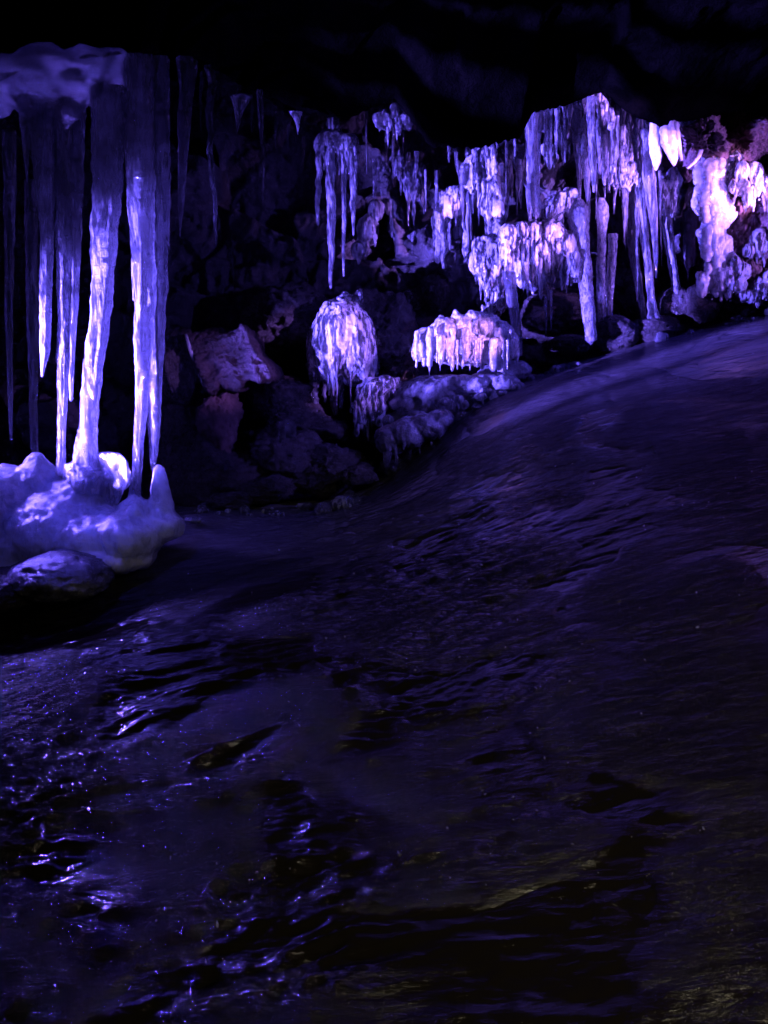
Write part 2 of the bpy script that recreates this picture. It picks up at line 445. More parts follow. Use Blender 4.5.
# ------------------------------------------------------------------ wall and ceiling rock of the cave
def wall_y(x, z):
    base = 8.9 + .10 * np.clip(x, -6, 8) + .03 * x * np.sign(x) * 0
    w = 1.0
    a = facets(x * 1.1 + .25 * fbm(x, z, 0 * x, 2, 50), z * 1.4 + .25 * fbm(x, z + 7, 0 * x, 2, 51), 52)
    b = facets(x * 3.1 + .3 * fbm(x * 2, z * 2, 0 * x, 2, 54), z * 3.6, 55)
    return base - .55 * a - .20 * b + .45 * fbm(x * .6, z * .6, 0 * x, 3, 57) - .10 * ridged(x * 4, z * 3, 0 * x, 4, 58) - .04 * fbm(x * 14, z * 11, 0 * x, 3, 59) - .30 * np.clip(z - 3.6, 0, 3)

def build_wall():
    nu, nv = 760, 330
    x = np.linspace(-10, 11, nu); z = np.linspace(-1.2, 6.3, nv)
    xx, zz = np.meshgrid(x, z, indexing='ij')
    yy = wall_y(xx, zz)
    ice = .02 + .16 * np.clip((xx - .0) / 3, 0, 1) + .06 * np.exp(-((xx - .4)**2) / 1.5)
    o = make('cave_wall', np.stack([xx.ravel(), yy.ravel(), zz.ravel()], 1), grid_faces(nu, nv), M['wall'], origin=np.array([0, 9.5, 0]), attr=ice.ravel())
    setp(o, 'rough black lava wall closing the back of the cave', 'cave wall', kind='structure')
build_wall()

lip = [(-60, 100, 6.0), (0, 84, 6.0), (40, 62, 6.0), (90, 60, 6.0), (128, 56, 6.0), (150, 56, 6.2), (190, 56, 6.6), (250, 92, 7.0), (300, 112, 7.3), (345, 122, 7.4), (395, 100, 7.5),
       (430, 148, 7.6), (475, 150, 7.7), (520, 140, 7.8), (532, 114, 7.9), (562, 108, 8.0), (588, 97, 8.0), (603, 92, 8.0), (625, 112, 8.0), (660, 128, 8.0), (700, 120, 8.1), (740, 112, 8.2), (768, 92, 8.2), (850, 80, 8.2)]
lipw = np.array([P(*l) for l in lip])
def ceil_z(x, y):
    ly = np.interp(x, lipw[:, 0], lipw[:, 1]); lz = np.interp(x, lipw[:, 0], lipw[:, 2])
    d = y - ly
    w = np.exp(-np.abs(d) * 1.6)
    front = lz * w + (1 - w) * (4.75 + .02 * x + .22 * facets(x * .9 + .3 * fbm(x, y, 0 * x, 2, 81), y * .9, 82) + .10 * fbm(x * 2, y * 2, 0 * x, 3, 83))
    back = lz + .55 * np.clip(d / .45, 0, 1)**.6 + .1 * np.clip(d, 0, 3)
    z = np.where(d < 0, front, back)
    far = np.clip(np.abs(d) / .6, 0, 1)
    return z + far * .07 * np.abs(fbm(x * 1.7, y * 1.7, 0 * x, 3, 71)) + (.012 + .035 * far) * fbm(x * 6, y * 6, 0 * x, 4, 75) + .010 * fbm(x * 23, y * 23, 0 * x, 3, 77)

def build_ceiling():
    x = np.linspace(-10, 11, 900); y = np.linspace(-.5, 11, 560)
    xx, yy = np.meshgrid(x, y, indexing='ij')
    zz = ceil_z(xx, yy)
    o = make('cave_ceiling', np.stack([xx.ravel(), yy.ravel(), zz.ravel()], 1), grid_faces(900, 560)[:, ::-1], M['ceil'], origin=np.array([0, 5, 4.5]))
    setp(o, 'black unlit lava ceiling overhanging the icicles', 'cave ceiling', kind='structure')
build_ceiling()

# ------------------------------------------------------------------ left group: the tall icicles
G = 'tall icicles hanging above the ice mound'
icicle('small pointed icicle under the left end of the ice canopy', [(25, 95, 12), (25, 125, 8), (26, 155, 5), (27, 182, 1)], 5.9, 'clear', group=G)
icicle('short hooked icicle beside the second curtain strand under the canopy', [(36, 100, 14), (37, 140, 11), (37, 175, 6), (37, 200, 2)], 5.95, 'clear', group=G)
icicle('narrow icicle ending in a split bright tip, left of the tall ones', [(46, 105, 20), (46, 170, 16), (47, 240, 11), (46, 310, 11), (45, 350, 9), (42, 376, 2)], 6.05, 'bright', group=G)
icicle('slim bright icicle reaching down to the white peak of the mound', [(62, 108, 22), (63, 180, 15), (64, 250, 15), (64, 320, 12), (63, 400, 9), (61, 450, 8), (61, 474, 11)], 6.1, 'bright', group=G)
icicle('dim glassy strand hanging beside the slim icicle and fading into the dark', [(76, 110, 18), (75, 180, 16), (73, 250, 12), (72, 330, 8), (71, 400, 3)], 6.25, 'clear', group=G)
icicle('broad flat frosted icicle joined to the mound by a gnarled brilliant foot', [(108, 88, 32), (108, 140, 30), (107, 190, 28), (104, 235, 25), (101, 290, 22), (98, 330, 20), (92, 375, 18), (88, 420, 16), (86, 445, 20), (88, 470, 26)], 6.0, 'bright', flute=.2, group=G)
icicle('longest icicle, blazing white, meeting the pointed foot of the mound', [(142, 58, 28), (142, 110, 26), (142, 170, 24), (143, 240, 20), (145, 300, 19), (144, 350, 17), (142, 400, 13), (139, 440, 10), (137, 475, 9), (135, 500, 13)], 5.9, 'bright', flute=.2, group=G)
icicle('slender icicle close to the right flank of the longest one', [(160, 58, 18), (161, 120, 15), (163, 180, 13), (163, 240, 10), (162, 300, 8), (161, 350, 5), (160, 392, 1)], 5.95, 'bright', group=G)
icicle('dim ribbon of clear ice behind the foot of the longest icicle', [(157, 120, 22), (157, 250, 20), (156, 350, 17), (155, 410, 14), (154, 452, 8), (153, 470, 3)], 6.4, 'faint', group=G)
icicle('clear spindle joining the longest icicle to the ceiling edge on its left', [(129, 58, 14), (129, 110, 10), (130, 180, 7), (133, 240, 5), (134, 300, 2)], 6.0, 'clear', group=G)
icicle('faint column of old ice at the dark far left, behind the mound', [(31, 180, 12), (32, 260, 11), (33, 340, 10), (34, 420, 8), (35, 465, 6)], 6.8, 'faint', group=G)
icicle('faint wavy icicle at the very edge of the dark, beyond the canopy', [(9, 130, 12), (10, 220, 11), (9, 300, 8), (10, 380, 5), (11, 440, 2)], 6.7, 'faint', group=G)
G2 = 'thin icicles in the dark beside the tall ones'
icicle('long tapering icicle right of the tall group, beaded near its top', [(184, 58, 17), (185, 85, 12), (184, 120, 11), (183, 160, 9), (181, 200, 6), (180, 236, 1)], 6.5, 'clear', group=G2)
icicle('second strand of the beaded pair, leaning against it', [(193, 60, 9), (190, 100, 6), (187, 140, 4), (184, 175, 1)], 6.45, 'clear', group=G2)
icicle('hair-thin curved icicle, longest of the dim ones by the dark gap', [(209, 66, 8), (210, 120, 6), (212, 170, 5), (214, 210, 4), (216, 243, 1)], 6.8, 'clear', group=G2, wob=2)
icicle('stubby wedge-shaped icicle in the dark, left of a parallel-sided one', [(241, 96, 16), (240, 108, 9), (238, 122, 4), (237, 133, 1)], 6.9, 'clear', group=G2)
icicle('short parallel-sided icicle under the dark part of the ceiling', [(260, 90, 6), (261, 115, 6), (261, 132, 4), (261, 144, 1)], 7.0, 'clear', group=G2)
icicle('tiny drip of ice on the ceiling between the wedge icicle and the hanging bunch', [(296, 112, 12), (297, 118, 7), (298, 126, 3), (298, 134, 1)], 7.2, 'clear', group=G2)

# canopy of ice over the left group
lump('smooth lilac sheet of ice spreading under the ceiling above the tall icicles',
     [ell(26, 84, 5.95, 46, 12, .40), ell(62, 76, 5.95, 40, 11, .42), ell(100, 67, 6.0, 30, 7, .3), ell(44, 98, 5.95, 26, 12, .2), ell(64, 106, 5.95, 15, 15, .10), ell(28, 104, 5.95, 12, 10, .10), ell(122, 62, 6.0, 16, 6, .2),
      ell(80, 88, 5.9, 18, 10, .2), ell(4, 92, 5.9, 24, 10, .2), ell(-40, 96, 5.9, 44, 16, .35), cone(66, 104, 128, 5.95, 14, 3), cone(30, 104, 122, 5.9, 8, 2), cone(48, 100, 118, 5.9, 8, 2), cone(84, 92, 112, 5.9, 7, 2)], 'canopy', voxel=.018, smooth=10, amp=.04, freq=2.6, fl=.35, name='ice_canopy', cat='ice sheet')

# mound
mound = empty('ice_mound', P(60, 590, 6.2), 'big rounded ice mound with pointed peaks under the tallest icicles', 'ice mound')
gm = [ell(20, 545, 6.2, 70, 52, .55), ell(62, 530, 6.15, 62, 44, .5), ell(5, 510, 6.2, 44, 44, .5), ell(95, 535, 6.05, 55, 30, .42), ell(-40, 520, 6.2, 70, 60, .7),
      ell(38, 488, 6.25, 26, 26, .25), ell(38, 470, 6.25, 13, 15, .12), ell(2, 492, 6.3, 20, 20, .2), ell(130, 535, 5.9, 34, 24, .3), ell(135, 516, 5.9, 17, 20, .14), ell(134, 503, 5.9, 8, 14, .06),
      ell(85, 500, 6.15, 30, 26, .25), ell(160, 525, 6.0, 24, 16, .2), cone(160, 468, 525, 6.0, 10, 34), cone(38, 452, 500, 6.25, 9, 44), cone(2, 470, 510, 6.3, 12, 50), ell(160, 474, 6.0, 6, 8, .045), ell(60, 500, 6.2, 26, 24, .25), ell(105, 556, 5.95, 50, 15, .4), ell(40, 578, 5.9, 76, 18, .45)]
lump(None, gm, 'milky', voxel=.02, smooth=9, amp=.035, freq=4.0, fl=.3, name='mound_body', parent=mound, warts=.01)
lump(None, [(P(40, 545, 6.25) + (q[0] - P(40, 545, 6.25)) * .86 - np.array([0, 0, .06]), q[1]) for q in gm[:5]], 'rock', voxel=.03, smooth=2, amp=.05, freq=5, fl=.1, name='rock_core', parent=mound)
lump(None, [ell(86, 472, 6.05, 20, 12, .13), ell(92, 484, 6.05, 20, 14, .14), ell(77, 476, 6.0, 9, 9, .06), ell(100, 480, 6.05, 12, 12, .08)], 'crust', voxel=.012, smooth=2, amp=.03, freq=9, fl=.2, name='crystal_crust', parent=mound, warts=.03)
lump('bulb of clear ice leaning beside the frosted icicle, dripping down its side',
     [ell(112, 466, 6.1, 15, 14, .1), ell(118, 476, 6.1, 11, 16, .09), cone(119, 480, 505, 6.1, 12, 3), cone(112, 480, 512, 6.05, 7, 2), ell(104, 462, 6.1, 9, 9, .07), ell(108, 490, 6.1, 14, 18, .1)], 'crust', voxel=.012, smooth=3, amp=.02, fl=.7, name='ice_bulb', cat='ice bulb')
boulder('low rounded ice-glazed boulder at the front foot of the mound', 62, 575, 5.6, 52, 26, 'glaze', seed=21, cuts=3, rough=.05, depth=.4, ice=.1)
boulder('dark sunken boulder at the left edge below the mound', 5, 590, 5.5, 34, 22, 'rockice', seed=24, cuts=4, rough=.06, depth=.35, ice=.0)
boulder('flat glazed pebble where the mound runs out on the ice', 193, 520, 6.6, 9, 4, 'glaze', seed=33, cuts=3, rough=.06, name='pebble', cat='pebble')

def curtain(label, els, tips, Y, mat='crust', tipmat='bright', name='ice_curtain', cat='ice curtain', voxel=.011, amp=.02, fl=.5, warts=0.015, group=None, bodymat=None, smooth=2, core=True, strands=4, slen=1.0, melt=()):
    """a body of ice frozen over dark rock, congealed out of many runs, with its own fringe of icicles"""
    rnd = random.Random(len(label) * 31 + int(els[0][0]))
    xs = [e[0] for e in els]; ys = [e[1] for e in els]
    t = empty(name, P(sum(xs) / len(xs), max(ys), Y), label, cat, group)
    geos = [ell(e[0], e[1], Y + (e[5] if len(e) > 5 else 0), e[2], e[3], e[4] if len(e) > 4 else None, sub=3) for e in els]
    k = pxm(Y)
    for e in els:
        ry = e[4] if len(e) > 4 and e[4] else (e[2] + e[3]) / 2 * k
        for i in range(int(strands * (1 + e[2] / 12))):
            a = rnd.uniform(-2.9, -.25); px = e[0] + e[2] * .92 * math.cos(a); yo = ry * .85 * math.sin(a)
            py = e[1] - e[3] * rnd.uniform(-.2, .5); ln = e[3] * rnd.uniform(.6, 1.7) * slen + 2; w = rnd.choice([1.8, 2.5, 3.2, 4.5, 6.5])
            geos.append(icicle_geo([(px, py - 2, w * .8), (px + rnd.uniform(-.6, .6), py + ln * .4, w), (px, py + ln, .8)], Y + (e[5] if len(e) > 5 else 0) + yo, rnd.randint(1, 999), n=12, k=8, flute=.1, ringy=.0))
        for i in range(int(strands * .8)):
            a = rnd.uniform(0, 6.28); b = rnd.uniform(-.6, 1)
            r = rnd.uniform(1.5, .32 * min(e[2], e[3]) + 1.8)
            geos.append(ell(e[0] + e[2] * .9 * math.cos(a), e[1] - e[3] * .9 * math.sin(a), Y - ry * .3 * b, r, r * rnd.uniform(.7, 1.5), sub=1))
    for m_ in melt: geos.append(icicle_geo([(m_[0], m_[1], m_[3]), (m_[0], (m_[1] + m_[2]) / 2, m_[3] * .95), (m_[0] + m_[4], m_[2], m_[3] * .6)], Y + m_[5], rnd.randint(1, 999), n=20, k=10, flute=.2))
    lump(None, geos, mat, voxel=voxel, smooth=smooth, amp=amp * .7, fl=fl, name='ice_body', parent=t, warts=warts * .6)
    if core:
        g = [ell(e[0], e[1] - e[3] * .05, Y + .05 + (e[5] if len(e) > 5 else 0), e[2] * .74, e[3] * .74, (e[4] if len(e) > 4 and e[4] else (e[2] + e[3]) / 2 * k) * .7, sub=2) for e in els]
        lump(None, g, 'rock', voxel=.025, smooth=1, amp=.03, fl=.1, freq=9, name='rock_core', parent=t)
    for tp in tips:
        px, y0, y1, w = tp[:4]; dx = tp[4] if len(tp) > 4 else 0; bl = tp[5] if len(tp) > 5 else .12; yo = tp[6] if len(tp) > 6 else -.02
        icicle(None, [(px, y0, w), (px + dx * .3, y0 + (y1 - y0) * .3, w * .92), (px + dx * .7, y0 + (y1 - y0) * .7, w * .65), (px + dx, y1, w * bl)], Y + yo, tipmat, parent=t, n=60, k=14, flute=.16, ringy=.14, wob=.8)
    return t

# ------------------------------------------------------------------ rocks of the middle bank
def slab(label, poly, Y, th, mat, name, cat, tilt=0.0, seed=5, ice=.1):
    n = len(poly); A = [P(a, b, Y + tilt * (b - poly[0][1])) for a, b in poly]; B = [p + np.array([.03, th, 0]) for p in A]
    c0 = sum(A) / n; c1 = sum(B) / n
    V = np.array(A + B + [c0, c1]); fs = []
    for i in range(n):
        k = (i + 1) % n; fs += [[i, k, n + k, n + i], [2 * n, k, i], [2 * n + 1, n + i, n + k]]
    W, Nn, Fc = fuse([(V, np.array([[0, 0, 0]])[:0].tolist() + fs)] if False else [(V, fs)], .012, 2)
    d = .06 * ridged(W[:, 0] * 4, W[:, 1] * 5, W[:, 2] * 5, 4, seed) + .012 * fbm(W[:, 0] * 30, W[:, 1] * 30, W[:, 2] * 30, 3, seed)
    return setp(make(name, W + Nn * d[:, None], Fc, M[mat], attr=np.full(len(W), ice)), label, cat)
sl = slab('leaning triangular rock slab with a rough purplish face', [(187, 336), (200, 330), (221, 333), (243, 328), (250, 341), (254, 353), (266, 366), (272, 376), (248, 380), (236, 388), (219, 384), (208, 391), (199, 368)], 7.6, .42, 'slabrock', 'rock_slab', 'rock slab', tilt=-.003, ice=.06)
V_, F_ = icicle_geo([(186, 334, 3), (190, 350, 4), (197, 368, 4), (205, 386, 5), (210, 392, 2)], 7.55, 77, n=50, k=10)
V_ = V_ - np.array(list(sl.location)); o_ = make('lit_edge_strip', V_, F_, M['frost'], None, origin=np.zeros(3)); o_.parent = sl; o_.location = (0, 0, 0)  # pale strip added for the lit left edge of the slab
boulder('purplish knob of rock directly under the leaning slab', 219, 418, 7.7, 22, 38, 'red', depth=.25, seed=47, cuts=12, cutd=.5, rough=.2, name='rock', cat='rock', ice=.05)
boulder('pointed dark rock left of the leaning slab, behind the longest icicle', 180, 365, 7.8, 24, 38, 'rockice', depth=.25, seed=44, cuts=8, cutd=.6, rough=.10, name='rock', cat='rock', ice=.08)
bank = [('large black block filling the hollow under the purplish knob', 215, 475, 7.7, 60, 40),
        ('black rock in shadow left of the hollow, behind the mound peak', 185, 450, 8.0, 32, 44),
        ('dark block against the wall above the iced dome', 290, 330, 8.5, 46, 40),
        ('dark shoulder of rock between the slab and the dome', 275, 395, 8.0, 36, 30),
        ('dim rounded boulder below the dome fringe', 308, 425, 7.9, 36, 24),
        ('craggy boulder with frozen seep at mid bank', 288, 452, 7.7, 34, 30),
        ('wide dim boulder lying above the edge of the ice flow', 330, 470, 7.6, 42, 26),
        ('small black boulder at the lip of the flow below the hollow', 268, 488, 7.4, 34, 16),
        ('low stone touching the ice left of the black boulder', 232, 500, 7.2, 22, 9),
        ('squat round boulder just above the ice, next to the glazed droplet', 362, 476, 7.3, 20, 12),
        ('large dark boulder behind the dome on its right shoulder', 380, 345, 8.3, 36, 48),
        ('black boulder between the dome and the ribbed ice block', 400, 372, 8.3, 24, 22)]
for lab, px, py, Y, rx, rz in bank:
    boulder(lab, px, py, Y, rx, rz, 'rockice', seed=None, cuts=10, cutd=.58, rough=.15, group='dark boulders of the middle bank', ice=R.uniform(-.02, .08))
curtain('smooth overhanging slab with ice drops along its lower rim', [(392, 440, 17, 15, .16), (408, 434, 22, 15, .2), (426, 428, 20, 14, .2), (440, 420, 14, 10, .15)],
        [(384, 448, 462, 4), (397, 450, 466, 3), (410, 446, 462, 3), (420, 442, 456, 3), (431, 438, 450, 3)], 7.4, 'glaze', 'bright', name='glazed_slab', cat='glazed rock', amp=.03, fl=.1, strands=1, core=False, warts=.0)
for lab, e, t in [('blue frost clump low on the knobbly rock beside the frozen fall', [(732, 262, 7, 7), (740, 270, 8, 7), (726, 276, 8, 9), (735, 285, 10, 8)], [(730, 272, 292, 4), (741, 276, 292, 3)]),
                  ('small frost clump halfway up the rock at the right edge', [(757, 238, 7, 9), (764, 246, 7, 8), (750, 250, 6, 6)], [(757, 246, 266, 3), (764, 252, 268, 3)]),
                  ('frost clump on the rock just right of the frozen fall top', [(735, 160, 6, 7), (728, 168, 6, 9)], [(730, 172, 188, 3)]),
                  ('low frost clump above the crest at the far right edge', [(760, 288, 9, 7), (750, 296, 9, 6), (770, 280, 8, 8)], [(760, 292, 304, 3)])]:
    curtain(lab, e, t, 8.15, 'crust', 'bright', name='frost_clump', cat='frost clump', amp=.04, warts=.04, group='frost clumps on the rugged rocks')
boulder('round boulder with a frosty cap in the dark above the ribbed block', 440, 292, 8.8, 21, 20, 'rockice', seed=63, cuts=3, rough=.10, ice=.14, name='frosted_boulder')
boulder('small frosted stone left of the frosty-capped boulder', 412, 300, 8.8, 12, 10, 'rockice', seed=64, cuts=4, rough=.12, ice=.12, name='frosted_boulder')
boulder('rock bulge under the white curtain, above the ribbed block', 490, 285, 8.8, 24, 34, 'rockice', seed=66, cuts=4, rough=.12, ice=.05, name='rock', cat='rock')

# iced dome in the middle
curtain('domed boulder wrapped in white fluted ice with icicle legs', [(343, 338, 30, 38, .32), (332, 352, 22, 30, .3), (354, 350, 22, 34, .28), (350, 306, 12, 13, .1), (343, 316, 20, 18, .2), (318, 350, 9, 30, .1), (369, 352, 9, 26, .1), (357, 298, 6, 7, .06)],
        [(314, 352, 408, 12, 0, .6), (324, 366, 402, 6, 1, .5), (334, 368, 414, 11, 0, .6), (341, 370, 408, 7, 0, .5), (329, 365, 396, 5), (361, 360, 396, 7, -1), (371, 365, 392, 6, 3), (376, 358, 382, 4, 2), (351, 368, 392, 5)],
        8.0, 'crust', 'bright', name='iced_dome', cat='iced boulder', amp=.045, fl=.85, warts=.0, strands=1.2, smooth=6, slen=1.6)
curtain('drooping ice-cloaked rock in front of the dome, lit along its rim', [(376, 388, 16, 10, .12), (366, 398, 10, 16, .1), (362, 408, 7, 22, .08), (386, 384, 14, 8, .1), (376, 408, 10, 18, .1)],
        [(358, 405, 440, 5), (364, 410, 436, 4), (372, 410, 430, 4), (382, 395, 416, 4, 2)], 7.75, 'crust', 'clear', name='ice_cloaked_rock', cat='iced rock', amp=.04, fl=.6)
curtain('short frozen seep hanging on the dark bank below the dome', [(287, 427, 9, 8, .06), (282, 434, 6, 7, .05)], [(282, 434, 452, 3), (286, 434, 450, 3), (290, 434, 455, 3), (294, 436, 448, 2)], 7.55, 'clear', 'clear', name='frozen_seep', cat='frozen seep')
icicle('single glassy droplet of ice dangling from the glazed slab', [(387, 452, 8), (387, 458, 7), (386, 464, 4), (386, 469, 1)], 7.15, 'bright', name='ice_drop', cat='ice drop')

# ribbed block
els = [(428, 340, 12, 12, .12), (444, 331, 14, 12, .15), (463, 329, 14, 13, .12), (482, 326, 13, 10, .16), (500, 334, 14, 12, .11), (510, 345, 8, 14, .1), (466, 350, 44, 15, .15), (419, 350, 6, 10, .06), (457, 319, 7, 6, .07), (476, 318, 10, 6, .06), (440, 322, 6, 5, .05), (493, 322, 6, 6, .05)]
melt = [(417 + i * 4.5 + R.uniform(-1.5, 1.5), 338 + R.uniform(-10, 5), 364 + R.uniform(-8, 7), R.choice([3, 4.5, 6, 8]), R.uniform(-1.2, 1.2), -.13 + R.uniform(-.07, .05)) for i in range(22)]
tips = [(418 + i * 9.2 + R.uniform(-3, 3), 340, 366 + R.uniform(-10, 5), R.uniform(2, 3.5), R.uniform(-.5, .5), .4, -.19) for i in range(11)]
curtain('low block of ribbed ice glowing pinkish like organ pipes', els, tips, 7.9, 'frost', 'frost', name='ribbed_ice_block', cat='ice block', amp=.035, fl=.7, warts=.015, smooth=3, melt=melt, core=False)

# ------------------------------------------------------------------ hanging bunch in the middle dark
curtain('dim bunch of icicles hanging alone in the middle dark', [(333, 140, 16, 8, .1), (345, 142, 12, 7, .1), (333, 124, 5, 14, .05), (320, 146, 6, 8, .05)],
        [(318, 145, 225, 7, 0, .3), (324, 142, 170, 5), (331, 140, 288, 11, 0, .2), (339, 142, 175, 5), (343, 143, 276, 5, 1, .3), (351, 143, 235, 8, 3, .2), (355, 145, 200, 5, 1), (346, 143, 190, 4)], 7.9, 'clear', 'clear', amp=.02)

# faint frozen lumps right of it
drips = [('dim frosted knobs on the wall right of the hanging bunch', [(384, 160, 10, 12), (392, 150, 8, 10), (400, 165, 9, 10)], [(382, 168, 200, 3), (390, 160, 190, 3), (401, 172, 196, 3)], 8.6),
         ('pair of frosted knobs near the ceiling with a bright bead', [(396, 112, 6, 9), (404, 120, 7, 8), (386, 120, 10, 8)], [(397, 118, 140, 3), (388, 124, 146, 3)], 7.9),
         ('cluster of grape-like ice knobs on the dark wall', [(410, 178, 8, 7), (418, 170, 7, 7), (422, 184, 9, 7), (414, 192, 8, 8), (426, 196, 6, 6)], [(414, 196, 226, 3), (424, 196, 214, 2)], 8.6),
         ('low frosted patch with a bead of light above the capped boulder', [(398, 225, 10, 12), (412, 235, 9, 9), (425, 245, 9, 8), (390, 205, 8, 9)], [(413, 205, 240, 3), (398, 232, 252, 3)], 8.8),
         ('faint crust of ice on the wall just above the dome', [(368, 230, 10, 14), (360, 250, 9, 9), (376, 210, 7, 10)], [(366, 236, 262, 3), (374, 216, 246, 3)], 8.7)]
for lab, e, t, Y in drips:
    curtain(lab, e, t, Y, 'clear', 'clear', name='frosted_rock', cat='frosted rock', amp=.03, warts=.02, group='frosted knobs on the dark wall')

# ------------------------------------------------------------------ central curtains
curtain('cauliflower-shaped ice curtain with many thin strands under the ceiling',
        [(472, 166, 8, 10), (481, 158, 7, 9), (478, 176, 11, 10), (466, 176, 6, 14), (490, 172, 6, 10), (486, 160, 5, 7), (455, 192, 9, 6), (446, 196, 7, 6)],
        [(463, 178, 222, 4), (467, 180, 250, 4, 1), (473, 182, 214, 3), (478, 180, 226, 3, 1), (483, 178, 210, 3), (470, 182, 240, 3, 1, .3), (456, 196, 226, 4), (461, 192, 210, 3), (489, 176, 206, 3), (475, 182, 200, 3)], 8.5, 'crust', 'clear', amp=.03, warts=.03)
curtain('bell-shaped ice curtain with a glinting bead in its middle',
        [(491, 160, 6, 16, .06), (493, 190, 10, 14, .1), (487, 202, 7, 14, .07), (501, 202, 7, 16, .07), (494, 210, 11, 12, .1)],
        [(486, 206, 240, 4), (490, 212, 250, 4), (495, 212, 246, 5), (500, 208, 240, 4), (504, 208, 232, 3)], 8.4, 'crust', 'clear', amp=.03, warts=.03)
icicle('leaning hair-thin icicle left of the cauliflower curtain', [(456, 152, 3), (457, 165, 3), (459, 175, 2), (460, 184, 1)], 8.3, 'bright')
curtain('veil of dim parallel strands between the bell curtain and the banded icicle', [(508, 148, 7, 7, .06), (516, 150, 8, 6, .06), (524, 150, 6, 6, .06)],
        [(507, 150, 212, 6), (512, 152, 205, 4), (517, 152, 215, 3), (521, 152, 208, 4), (526, 154, 190, 3), (503, 165, 200, 3)], 8.6, 'clear', 'clear', name='ice_veil', cat='ice veil')
curtain('pale tongue-shaped icicle mass with an arched top, left of the curtains', [(447, 205, 8, 10, .08), (441, 215, 7, 12, .07), (452, 200, 6, 7, .06)],
        [(438, 212, 262, 9, 0, .5), (443, 214, 268, 8, 1, .4), (448, 208, 250, 5, 2), (434, 216, 246, 4)], 8.5, 'crust', 'bright', name='ice_tongue', cat='ice tongue', amp=.03)
curtain('small white forked ice drips in the gap beside the tongue', [(458, 232, 4, 8, .05), (467, 240, 5, 10, .05), (463, 224, 4, 5, .04)],
        [(458, 230, 252, 6, 0, .4), (462, 235, 262, 4, 3), (466, 240, 262, 6, 1, .3), (470, 242, 258, 4), (474, 236, 250, 3)], 8.6, 'crust', 'bright', name='forked_drips', cat='ice drips')
icicle('thick banded icicle with parallel sides just above the white shelf', [(532, 112, 12), (532, 130, 11), (532, 160, 11), (533, 185, 11), (535, 205, 11), (537, 218, 6), (538, 232, 2)], 8.1, 'bright', ringy=.12)
icicle('thin companion behind the banded icicle, ending beside its tip', [(539, 112, 7), (539, 130, 5), (538, 150, 3), (538, 175, 1)], 8.15, 'clear')
icicle('needle tip hanging from the left edge of the banded icicle', [(528, 185, 5), (529, 205, 4), (530, 218, 3), (530, 230, 1)], 8.05, 'clear')

# white shelf
els = [(508, 234, 9, 9, .12), (520, 231, 12, 8, .14), (534, 231, 12, 8, .14), (546, 230, 10, 8, .14), (505, 248, 6, 16, .08), (556, 234, 9, 10, .12), (565, 245, 10, 14, .1), (540, 245, 6, 10, .06), (572, 262, 7, 16, .08), (556, 262, 12, 24, .08, .1), (530, 262, 20, 26, .08, .15)]
tips = [(506, 240, 285, 8, 3, .7), (512, 245, 272, 5, 1), (517, 240, 262, 6, 1, .5), (523, 240, 290, 4), (528, 240, 276, 4), (533, 242, 292, 4), (539, 240, 298, 7, 2, .4), (545, 238, 300, 6, 3, .3), (549, 238, 272, 5, 0, .8), (553, 245, 292, 4, 1),
        (557, 250, 286, 4, 1), (561, 255, 290, 5, 1, .4), (566, 258, 292, 4), (570, 260, 286, 5, 1, .4), (574, 262, 280, 4), (545, 295, 335, 3, 1), (551, 290, 330, 3, 0), (536, 255, 284, 4), (526, 262, 300, 5, 2), (578, 255, 272, 3)]
curtain('brilliant white ice shelf fringed with dense dripping icicles', els, tips, 8.1, 'crust', 'bright', name='ice_shelf', cat='ice shelf', amp=.035, warts=.03)
icicle('thick pale leg of ice dropping from the shelf to the end of the ribbed block', [(508, 272, 13), (511, 290, 12), (514, 310, 11), (517, 335, 9), (519, 355, 6)], 8.0, 'bright')
curtain('twisted frozen cascade bulging left of the white shelf', [(490, 248, 13, 12, .12), (482, 262, 12, 14, .12), (494, 262, 10, 18, .1), (480, 246, 8, 9, .08), (488, 278, 10, 12, .1), (497, 285, 5, 14, .06), (499, 302, 7, 6, .06), (490, 309, 6, 5, .05), (497, 232, 6, 12, .06)],
        [(480, 268, 300, 4, 1), (486, 284, 306, 4), (500, 270, 302, 6, 0, .6), (476, 262, 284, 3), (490, 222, 248, 5, 0, .6), (498, 220, 246, 5, 0, .6)], 8.3, 'crust', 'bright', name='frozen_cascade', cat='frozen cascade', amp=.05, warts=.05)
icicle('slanting rod of ice propped over the right end of the shelf', [(571, 208, 3), (562, 213, 4), (552, 220, 4), (545, 226, 4)], 8.0, 'bright', name='ice_rod', cat='ice rod')
curtain('frosted rock fan behind the shelf and below the dark notch', [(560, 205, 14, 9, .1), (552, 213, 9, 9, .1), (566, 198, 10, 8, .1), (578, 220, 8, 14, .1)], [(556, 212, 226, 3), (563, 210, 224, 3), (549, 214, 228, 3)], 8.6, 'crust', 'clear', name='frosted_fan', cat='frosted rock', amp=.05, warts=.04)
curtain('small glowing clump of ice in the dark right of the banded icicle', [(549, 152, 5, 6, .05), (552, 158, 4, 6, .05), (546, 148, 5, 4, .05)], [(549, 156, 168, 3), (545, 152, 162, 2)], 8.6, 'crust', 'clear', name='ice_clump', cat='ice clump')
curtain('crinkled ice crust along the ceiling between two icicle groups', [(558, 116, 14, 9, .1), (546, 122, 9, 9, .1), (566, 130, 8, 14, .1)], [(548, 126, 150, 3), (556, 122, 148, 3), (563, 135, 165, 4), (569, 132, 160, 4)], 8.6, 'clear', 'clear', name='ice_crust', cat='ice crust', amp=.04)

